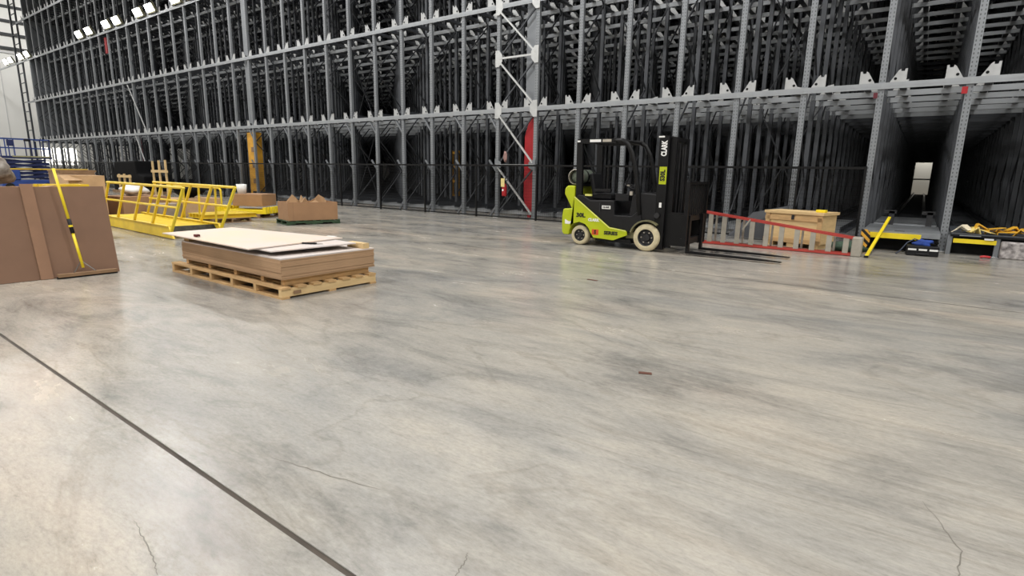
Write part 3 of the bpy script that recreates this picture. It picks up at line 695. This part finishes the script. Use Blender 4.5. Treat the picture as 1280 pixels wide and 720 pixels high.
# ------------------------------------------------------------------ piles further back on the left
pallet('pallet', 'pallet under the cardboard load with a grey wrapped bundle on top', (-14.1, 3.1, 0), 1.2, 2.2, WOODD)
tag(obj('cardboard_load', MB().box((-14.65, 2.05, .13), (-13.55, 4.15, 1.08)), CARD, bevel=.02), 'brown cardboard load beyond the large leaning board', 'box')
bd = thing('wrapped_bundle', 'rumpled grey brown wrapped bundle at the left edge above the leaning board', 'bundle', (-14.1, 2.62, 1.13))
obj('wrap', MB().blob((0, 0, .27), (.35, .36, .28), 14, 22, .22, 3), CLOTH, bd, smooth=True)
obj('dark_roll', MB().lathe([(0, 0), (.13, 0), (.15, .03), (.15, .3), (0, .3)], (.1, -.16, .28), 'x', 14), CLOTHD, bd, smooth=True)
obj('dark_fold', MB().blob((.24, -.16, .12), (.14, .2, .1), 8, 12, .2, 8), CLOTHD, bd, smooth=True)
for k in range(3):
    o = obj('yellow_bar', MB().box((-.05, -.38, 0), (.05, .38, .05)), YEL, None, (-14.1+.16*k-.1, 3.68+.03*k, 1.085+.0*k), .06*k)
    tag(o, f'short yellow bar on the cardboard load behind the broom, {ORD[k]} from the back', 'bar', 'yellow bars on the cardboard load')
pallet('pallet', 'pallet under the tall pale carton beyond the broom handle', (-18.3, 5.1, 0), 1.2, 1.5, WOODD)
cb = thing('carton', 'open brown carton standing beyond the broom handle', 'box', (-18.3, 5.15, .13))
obj('body', MB().box((-.45, -.28, 0), (.45, .52, 1.13)), CARDL, cb); obj('flap', MB().bar((.45, -.28, 1.12), (.6, -.2, 1.0), .5, .01), CARDL, cb)
tag(obj('timber_stack', MB().box((-.5, -.42, 0), (.5, .44, .05)), WOODD, None, (-19.5, 5.42, 1.34)), 'grey weathered boards on the crates behind the yellow broom handle', 'timber')
tag(obj('dark_crate', MB().box((-.5, -.4, 0), (.5, .4, 1.34)), WOODD, None, (-19.5, 5.42, 0)), 'weathered crate right behind the open brown carton', 'crate')
tag(obj('pale_pole', MB().tube([(-14.0, 2.92, 1.42), (-19.3, 5.75, 1.405)], .014, 6), YEL), 'thin pale yellow pole spanning from the grey bundle to the boards behind the broom', 'pole')

# ------------------------------------------------------------------ scissor lift
sl = thing('scissor_lift', 'blue scissor lift with guard rails parked far left before the wall', 'lift', (-44.6, 10.05, 0), 0)
obj('chassis', MB().box((-.6, -1.25, .18), (.6, 1.3, .62)), BLUE, sl, bevel=.04)
for sx in (-1, 1):
    for y in (-.9, .9): obj('wheel', MB().lathe([(0, -.08), (.2, -.08), (.22, -.04), (.22, .04), (.2, .08), (0, .08)], (sx*.58, y, .22), 'x', 16), BLACKR, sl)
for k in range(5):
    z = .68+k*.23
    for sx in (-.5, .5):
        obj('scissor_arm', MB().bar((sx, -1.1, z), (sx, 1.15, z+.2), .08, .13), BLUED, sl)
        obj('scissor_arm', MB().bar((sx*.8, -1.1, z+.2), (sx*.8, 1.15, z), .08, .13), BLUED, sl)
obj('motor_cover', MB().box((-.62, -1.3, .62), (.66, -.35, 1.2)), BLUE, sl, bevel=.05)
obj('platform', MB().box((-.62, -1.25, 1.88), (.62, 1.3, 2.02)), BLUED, sl)
obj('deck_edge', MB().box((.62, -.6, 1.96), (.64, 1.2, 2.04)), mat('pale_deck_edge', s(150, 146, 110), .6), sl)
for sx in (-.58, .58):
    for y in (-1.2, -.85, -.45, .35, .8, 1.25): obj('rail_post', MB().box((sx-.025, y-.025, 2.02), (sx+.025, y+.025, 3.05)), BLUE if y < 0 else BLUED, sl)
    for z in (2.5, 3.03): obj('guard_rail', MB().box((sx-.025, -1.25, z-.025), (sx+.025, 1.3, z+.025)), BLUE, sl)
for y in (-1.22, 1.27):
    for z in (2.5, 3.03): obj('guard_rail', MB().box((-.6, y-.025, z-.025), (.6, y+.025, z+.025)), BLUE, sl)
obj('control_box', MB().box((.5, -.75, 2.6), (.66, -.45, 2.95)), BLUED, sl)
obj('white_plate', MB().box((.64, .95, 1.72), (.66, 1.2, 1.86)), WHITEP, sl)
obj('round_lamp', MB().lathe([(0, 0), (.16, 0), (.16, .12), (0, .14)], (.58, .2, 2.9), 'z', 14), BLACKP, sl)

# black wrapped load and pale timber frames before the racking
bt = thing('covered_load', 'bulky black tarp covered load standing before the racking behind the yellow stairs', 'load', (-37.2, 13.6, 0))
obj('tarp', MB().prism([(-2.3, 0), (2.2, 0), (2.2, 1.0), (1.3, 1.15), (1.1, 1.85), (-1.9, 1.8), (-2.3, 1.0)], -.6, .6), BLACKT, bt, bevel=.08)
obj('load_base', MB().box((-2.5, -.65, 0), (2.4, .65, .15)), WOODD, bt)
def tframe(label, loc, hts, zb, wdt):
    t = thing('timber_trestle', label, 'timber', loc)
    for k, h in enumerate(hts): obj('post', MB().box((-wdt/2+k*wdt/(len(hts)-1)-.05, -.04, 0), (-wdt/2+k*wdt/(len(hts)-1)+.05, .04, h)), WOODP, t)
    obj('crossbar', MB().box((-wdt/2-.1, -.08, zb-.07), (wdt/2+.35, -.04, zb+.07)), WOODP, t)
tframe('pale timber frame of three posts standing right of the black covered load', (-33.7, 13.3, 0), (1.85, 1.88, 1.9), 1.3, 1.6)
tframe('low pale timber trestle standing in front of the black covered load', (-36.6, 12.6, 0), (1.1, 1.12, 1.08), .98, 1.5)

# ------------------------------------------------------------------ yellow stairs lying down
stq = thing('steel_stairs', 'yellow steel stair flight with guard rails lying flat on the floor', 'stairs', (-12.87, 5.15, 0), math.radians(177.9))
def stpart(name, mb_, m): return obj(name, mb_, m, stq)
LS = 4.7
for y in (0, -1.03):
    stpart('stringer', MB().prism([(-.2, .02), (LS, .02), (LS, .27), (.0, .27)], y-.02, y+.02), YEL)
    stpart('stringer_lip', MB().box((0, y-.05, .265), (LS, y+.05, .28)), YEL)
    for k in range(5):
        x = .0+k*1.11
        stpart('rail_post', MB().bar((x, y, .06), (x-.93, y, 1.12), .045, .05), YELB if k == 0 else YEL)
    stpart('top_rail', MB().tube([(-.93, y, 1.11), (3.62, y, 1.12)], .03, 8), YEL)
    stpart('mid_rail', MB().tube([(-.55, y, .69), (4.0, y, .69)], .025, 8), YEL)
for k in range(15):
    x = .12+k*.3
    stpart('tread', MB().bar((x-.0, -.05, .05), (x, -.98, .05), .02, .01) if False else MB().add([(x-.16, -.03, .07), (x-.16, -1.0, .07), (x+.08, -1.0, .25), (x+.08, -.03, .25), (x-.13, -.03, .04), (x-.13, -1.0, .04), (x+.11, -1.0, .22), (x+.11, -.03, .22)], [(0, 1, 2, 3), (7, 6, 5, 4), (0, 4, 5, 1), (1, 5, 6, 2), (2, 6, 7, 3), (3, 7, 4, 0)]), mat('black_grip_tread', s(44, 42, 30), .8, 0, .5, 14) if k == 0 else YEL)
# second loose rail section behind
gr = thing('guard_rail_section', 'loose yellow guard rail section standing behind the fallen stairs', 'guard rail', (-15.2, 7.25, 0), math.radians(178))
for k in range(4): obj('rail_post', MB().bar((k*1.0, 0, .0), (k*1.0-.12, 0, 1.02), .04, .04), YEL, gr)
for z in (.55, 1.0): obj('rail', MB().tube([(-.35, 0, z), (3.0, 0, z)], .026, 8), YEL, gr)
obj('rail_bend', MB().tube([(-.35, 0, 1.0), (-.42, 0, .95), (-.42, 0, .62), (-.35, 0, .55)], .026, 8), YEL, gr)

# clutter behind the stairs
pallet('pallet', 'dark pallet behind the stairs with yellow beams on it', (-16.3, 7.95, 0), 1.2, 1.1, WOODD)
for k in range(5):
    o = obj('yellow_beam', MB().prism([(-.07, 0), (.07, 0), (.07, .02), (.01, .02), (.01, .1), (.07, .1), (.07, .12), (-.07, .12), (-.07, .1), (-.01, .1), (-.01, .02), (-.07, .02)], -.75, .75), YEL, None, (-16.75+.22*k, 7.98, .13), .08-.03*k)
    tag(o, f'yellow steel beam on the dark pallet behind the stairs, {ORD[k]} from the back', 'beam', 'yellow beams on the dark pallet')
pallet('pallet', 'brown pallet under yellow parts left of the cardboard bin', (-17.45, 9.45, 0), 1.3, 1.3, WOODD, .55)
for k in range(6):
    o = obj('yellow_bracket', MB().box((-.8, -.06, 0), (.8, .06, .1)).box((-.8, -.06, .1), (-.7, .06, .2)).box((.7, -.06, .1), (.8, .06, .2)), YELB, None, (-17.45+.19*(k-2.5)*-.52, 9.45+.19*(k-2.5)*.85, .13), .55)
    tag(o, f'yellow bracket bar on pallet left of the cardboard bin, {ORD[k]} from the front', 'bracket', 'yellow bracket bars on the brown pallet')
tag(obj('low_carton', MB().box((-.5, -.45, 0), (.5, .45, .38)), CARD, None, (-17.7, 9.75, .335), .55, bevel=.01), 'low brown carton on the yellow bars behind the stairs', 'box')
bk = thing('bucket', 'white plastic bucket on the low brown carton', 'bucket', (-18.0, 9.5, .715))
obj('pail', MB().lathe([(0, 0), (.13, 0), (.16, .3), (.15, .3), (.12, .02), (0, .02)], (0, 0, 0), 'z', 18), WHITE, bk, smooth=True)
obj('bail', MB().tube([(.16*math.cos(a), 0, .28+.05*math.sin(a)) for a in [PI*k/8 for k in range(9)]], .006, 5), CHROME, bk)
tag(obj('grey_carton', MB().box((-.35, -.3, 0), (.35, .3, .5)), mat('grey_card', s(150, 138, 126), .8), None, (-17.4, 6.9, 0), .2, bevel=.01), 'greyish carton behind the near railing of the stairs', 'box')
tag(obj('white_sack', MB().blob((0, 0, .13), (.3, .34, .15), 10, 16, .25, 4), WHITE, None, (-18.6, 6.6, .72), smooth=True), 'white plastic sack on a carton seen through the stair railing', 'sack')
tag(obj('brown_carton', MB().box((-.6, -.6, 0), (.6, .6, .68)), CARD, None, (-18.6, 6.6, 0), .1, bevel=.01), 'brown carton under the white plastic sack behind the stairs', 'box')
tag(obj('dark_bag', MB().blob((0, 0, .18), (.45, .4, .2), 10, 16, .2, 9), BLACKT, None, (-19.3, 8.4, .60), smooth=True), 'dark bag on a carton behind the stair railing', 'bag')
tag(obj('wide_carton', MB().box((-.6, -.7, 0), (.6, .7, .55)), CARDL, None, (-19.3, 8.4, 0), .1, bevel=.01), 'pale brown carton under the dark bag behind the stairs', 'box')

# ------------------------------------------------------------------ cardboard bin on green pallet
ga = math.radians(75)
pallet('pallet', 'green pallet under the open cardboard bin', (-14.25, 9.42, 0), 1.5, 1.0, GREENW, ga, .12)
gb = thing('cardboard_bin', 'open cardboard bin full of torn cardboard on a green pallet', 'box', (-14.25, 9.42, .12), ga)
for nm, a, b in (('side_wall', (-.7, -.46, 0), (.7, -.44, .5)), ('side_wall', (-.7, .44, 0), (.7, .46, .5)), ('end_wall', (-.7, -.44, 0), (-.68, .44, .5)), ('end_wall', (.68, -.44, 0), (.7, .44, .5))):
    obj(nm, MB().box(a, b), CARD, gb)
obj('bottom', MB().box((-.68, -.44, 0), (.68, .44, .3)), CARD, gb)
obj('corner_seam', MB().box((-.56, -.462, .0), (-.55, -.46, .5)), WOODD, gb)
for k in range(9):
    x = -.5+.125*k; a = R.uniform(-.5, .5); h = R.uniform(.2, .34) if k % 3 != 1 else .4
    o = obj('cardboard_scrap', MB().add([(-.2, -.08, 0), (.2, .08, 0), (.16, .1, h*.7), (0, 0, h), (-.18, -.06, h*.55), (-.2, -.068, 0), (.2, .092, 0), (.16, .112, h*.7), (0, .012, h), (-.18, -.048, h*.55)], [(0, 1, 2, 3, 4), (9, 8, 7, 6, 5), (0, 5, 6, 1), (1, 6, 7, 2), (2, 7, 8, 3), (3, 8, 9, 4), (4, 9, 5, 0)]), CARDL)
    v = Matrix.Rotation(ga, 3, 'Z') @ Vector((x, R.uniform(-.3, .3), 0))
    o.location = (-14.25+v.x, 9.42+v.y, .42); o.rotation_euler = (R.uniform(-.5, .5), 0, ga+a)
    tag(o, f'torn pale cardboard piece in the open cardboard bin, {ORD[k]} from its left end', 'cardboard', 'torn cardboard in the bin')
tag(obj('paper_scrap', MB().box((-.12, -.06, 0), (.12, .06, .004)), WHITE, None, (-11.0, 7.85, 0), .4), 'white paper scrap on the floor right of the stairs', 'paper')

# ------------------------------------------------------------------ step ladder on its side
ld = thing('step_ladder', 'red fibreglass step ladder lying on its side beyond the forks', 'ladder', (-4.08, 13.0, 0))
LL = 3.13
top = lambda x: .74-(.74-.36)*x/LL
for y, m_ in ((0, FIBRE), (.16, FIBRE)):
    obj('side_rail', MB().bar((0, y, .035), (LL, y, .035), .08 if y == 0 else .06, .045), m_, ld)
    obj('side_rail', MB().bar((0, y, top(0)), (LL, y, top(LL)), .08 if y == 0 else .06, .045), m_, ld)
for k in range(10):
    x = .24+k*.303
    obj('step', MB().box((x-.05, -.035, .05), (x+.05, -.005, top(x)-.02)).box((x-.05, -.005, .05), (x-.035, .04, top(x)-.02)), ALU, ld)
    if k % 2 == 0: obj('brace_rung', MB().box((x+.06, .14, .05), (x+.1, .17, top(x)-.02)), ALU, ld)
obj('foot_cap', MB().box((-.16, -.03, top(0)-.02), (.02, .03, top(0)+.03)), ALU, ld)
obj('top_cap', MB().box((LL-.06, -.06, .0), (LL+.12, .2, .39)), ALU, ld, bevel=.02)
obj('spreader', MB().bar((.95, -.04, .38), (1.1, -.04, .62), .02, .03), ALU, ld)

# ------------------------------------------------------------------ wooden crate behind ladder
ca = math.atan2(-.35, 1.26)
cr = thing('wooden_crate', 'pale plywood crate with lid standing behind the red ladder', 'crate', (-2.17, 14.16, 0), ca)
obj('body', MB().box((-.62, -.36, .10), (.62, .36, .74)), WOODP, cr)
obj('lid', MB().box((-.66, -.40, .74), (.66, .40, .80)), WOODP, cr)
for z in (.64, .14): obj('batten', MB().box((-.64, -.385, z-.045), (.64, -.36, z+.045)), WOOD, cr)
for x in (-.58, .58): obj('batten', MB().box((x-.05, -.385, .10), (x+.05, -.36, .74)), WOOD, cr)
for x in (-.5, 0, .5): obj('skid', MB().box((x-.09, -.36, 0), (x+.09, .36, .10)), WOODP, cr)
obj('latch', MB().box((-.03, -.40, .62), (.03, -.385, .72)), RIM, cr)
tag(obj('yellow_tape', MB().box((-.1, -.06, 0), (.1, .06, .06)), YELB, None, (-1.73, 13.85, .80), ca, bevel=.01), 'small yellow roll on the lid of the plywood crate', 'tape')
tag(obj('grey_sheet', MB().add([(-3.9, 14.7, .05), (-2.5, 14.75, .05), (-2.6, 14.95, .86), (-3.4, 14.95, .66), (-3.9, 14.72, .06), (-2.5, 14.77, .06), (-2.6, 14.97, .87), (-3.4, 14.97, .67)], [(0, 1, 2, 3), (7, 6, 5, 4), (0, 4, 5, 1), (1, 5, 6, 2), (2, 6, 7, 3), (3, 7, 4, 0)]), mat('dark_grey_sheet', s(58, 60, 64), .6, .2)), 'dark grey sheet leaning behind the crate at the rack foot', 'sheet')
tag(obj('green_net', MB().blob((0, 0, .1), (.35, .15, .12), 8, 14, .3, 6), mat('dark_green_net', s(52, 72, 58), .8, 0, .4, 14), None, (-1.15, 13.75, .0), smooth=True), 'dark green net heap right of the crate behind the ladder', 'net')

# ------------------------------------------------------------------ lane entrance platform
pf = thing('lane_platform', 'grey plate platform with yellow edge at the mouth of the open lane', 'platform', (0, 14.55, 0))
obj('deck_plate', MB().box((-.97, 0, .40), (.42, 2.3, .44)), DECKM, pf)
obj('yellow_edge', MB().box((-.82, -.03, .285), (.1, 0, .40)), YELB, pf)
obj('deck_edge', MB().box((.1, -.03, .33), (.42, 0, .43)), DECKM, pf)
obj('under_deck_shade', MB().box((-.95, .35, 0), (.40, .40, .40)), VOID, pf)  # black sheet standing in for the shade under the deck
for x in (-.9, .34): obj('leg', MB().box((x-.04, .1, 0), (x+.04, .2, .4)), BLACKM, pf)
obj('handle_slot', MB().box((-.38, .12, .44), (-.2, .22, .445)), VOID, pf)
hp = obj('hazard_plate', MB().prism([(-.98, .06), (-.86, .03), (-.80, .18), (-.80, .34), (-.87, .45), (-.98, .45)], -.08, -.05), HAZ, pf)
obj('deck_step', MB().box((-.9, 2.3, .40), (.38, 5.5, .47)), DECKM, pf)
for x in (-.55, .22): obj('rail_stop', MB().box((x-.06, 2.2, .44), (x+.06, 2.34, .78)).box((x-.16, 2.2, .72), (x+.1, 2.34, .8)), RIM, pf)
yb = thing('level_bar', 'long bright yellow bar leaning on the lane platform', 'bar', (-.735, 12.95, 0))
obj('bar', MB().bar((0, 0, .02), (.205, 2.35, .69), .056, .04), YELB, yb)
obj('end_cap', MB().bar((0, -.01, .015), (0, .005, .025), .075, .05), BLACKP, yb)
tb = thing('tool_case', 'black tool case with silver latches in front of the lane platform', 'case', (.15, 14.24, 0), .08)
obj('base', MB().box((-.27, -.17, 0), (.27, .17, .13)), BLACKP, tb, bevel=.015)
obj('lid', MB().box((-.27, -.17, .135), (.27, .17, .21)), BLACKP, tb, bevel=.015)
for x in (-.18, 0, .18): obj('latch', MB().box((x-.07, -.185, .115), (x+.07, -.17, .15)), WHITE, tb)
obj('carry_handle', MB().tube([(-.1, -.17, .05), (-.1, -.2, .05), (.1, -.2, .05), (.1, -.17, .05)], .012, 6), BLACKP, tb)
tag(obj('blue_cloth', MB().blob((0, 0, .05), (.16, .09, .07), 8, 14, .35, 11), BLUEC, None, (.16, 14.26, .205), smooth=True), 'crumpled blue cloth on the black tool case', 'cloth')
tag(obj('black_jacket', MB().blob((0, 0, .05), (.22, .12, .05), 8, 14, .3, 12), BLACKT, None, (.2, 14.35, .2), smooth=True), 'dark jacket behind the blue cloth on the tool case', 'jacket')
tag(obj('cable', MB().tube([(-.28, 14.1, .012), (-.2, 14.2, .1), (-.12, 14.3, .24), (.0, 14.4, .32), (.1, 14.35, .29)], .014, 6), mat('dark_blue_cable', s(44, 54, 72), .5), smooth=True), 'dark blue cable trailing off the left of the tool case', 'cable')

# right platform with yellow pieces
rp = thing('lane_table', 'dark low table with yellow strip at the lane mouth on the far right', 'platform', (0, 14.95, 0))
obj('table_top', MB().box((.62, 0, .40), (1.95, 2.6, .455)), mat('dark_grey_plate', s(78, 82, 88), .5, .3), rp)
obj('table_lip', MB().box((.60, -.02, .385), (1.95, 0, .43)), BLACKM, rp)
obj('bright_strip', MB().box((.75, -.028, .405), (1.1, -.02, .425)), DECKM, rp)
obj('white_clip', MB().box((1.16, -.03, .345), (1.31, -.01, .38)), WHITE, rp)
obj('yellow_strip', MB().box((.66, .0, .255), (1.36, .02, .345)), YELB, rp)
obj('under_table_shade', MB().box((.66, .3, 0), (1.95, .34, .40)), VOID, rp)  # black sheet in place of the shaded gap below the table
for x in (.60, 1.38): obj('leg', MB().box((x-.04, .02, 0), (x+.04, .12, .4)), STEEL, rp)
tag(obj('wrapped_bale', MB().box((1.43, 14.80, 0), (2.3, 15.2, .345)), FOIL, bevel=.03), 'dirty grey wrapped block at the right edge under the dark table', 'bale')
YG = [mat('gold_yellow_paint', s(224, 172, 48), .5, 0, .1, 5), mat('pale_yellow_bracket', s(236, 214, 130), .5, 0, .1, 5), mat('cream_bracket', s(232, 222, 196), .5, 0, .1, 5)]
labs = ['cream bracket at the left end of the yellow heap on the dark table', 'pale bent bracket beside the cream one on the dark table',
        'upright pale bracket leaning in the yellow heap on the table', 'gold bracket behind the upright pale one on the table']
for k in range(16):
    x = .74+.085*k+R.uniform(-.02, .02); y = 15.12+R.uniform(0, .35)
    hh = R.uniform(.09, .17); Lb = R.uniform(.2, .32)
    mb_ = MB().prism([(-Lb/2, 0), (0, hh), (Lb/2, 0), (Lb/2-.02, 0), (0, hh-.035), (-Lb/2+.02, 0)], -.075, .075)
    if k % 2 and k > 3: mb_ = MB().box((-.15, -.09, .06), (.15, .09, .075)).box((-.15, -.09, 0), (-.135, .09, .075))
    m_ = YG[2] if k < 2 else YG[1] if k in (2, 3, 5) else YG[0]
    o = obj('bent_bracket', mb_, m_, None, (x, y, .455+(.06 if k % 3 == 1 else 0)), R.uniform(-.7, .7))
    o.rotation_euler = (R.uniform(-.15, .15), R.uniform(-.35, .35), R.uniform(-.7, .7))
    if k < 4: tag(o, labs[k], 'bracket', 'bent brackets on the dark table')
    else: tag(o, f'gold yellow bent bracket in the heap on the dark table, {ORD[k]} from the left', 'bracket', 'bent brackets on the dark table')
rt_ = thing('pry_bar', 'small red handled tool with silver shaft on the floor at right', 'tool', (1.12, 14.62, 0), .1)
obj('handle', MB().tube([(0, 0, .025), (.06, 0, .04), (.16, .0, .03)], .024, 8), mat('red_rubber', s(196, 56, 60), .5), rt_, smooth=True)
obj('shaft', MB().tube([(.16, 0, .03), (.24, .01, .03), (.32, .0, .015)], .012, 6), CHROME, rt_, smooth=True)
# litter on the floor
for k, (x, y) in enumerate(((-3.73, 7.1), (-1.55, 3.9), (-.35, 1.95))):
    o = obj('floor_scrap', MB().box((-.08+.03*k, -.02, 0), (.08-.03*k, .02, .006)), LITTER, None, (x, y, 0), .4*k)
    tag(o, ['small rusty scrap on the floor before the forklift', 'tiny dark scrap on the open floor right of centre', 'tiny dark speck on the near floor'][k], 'scrap')
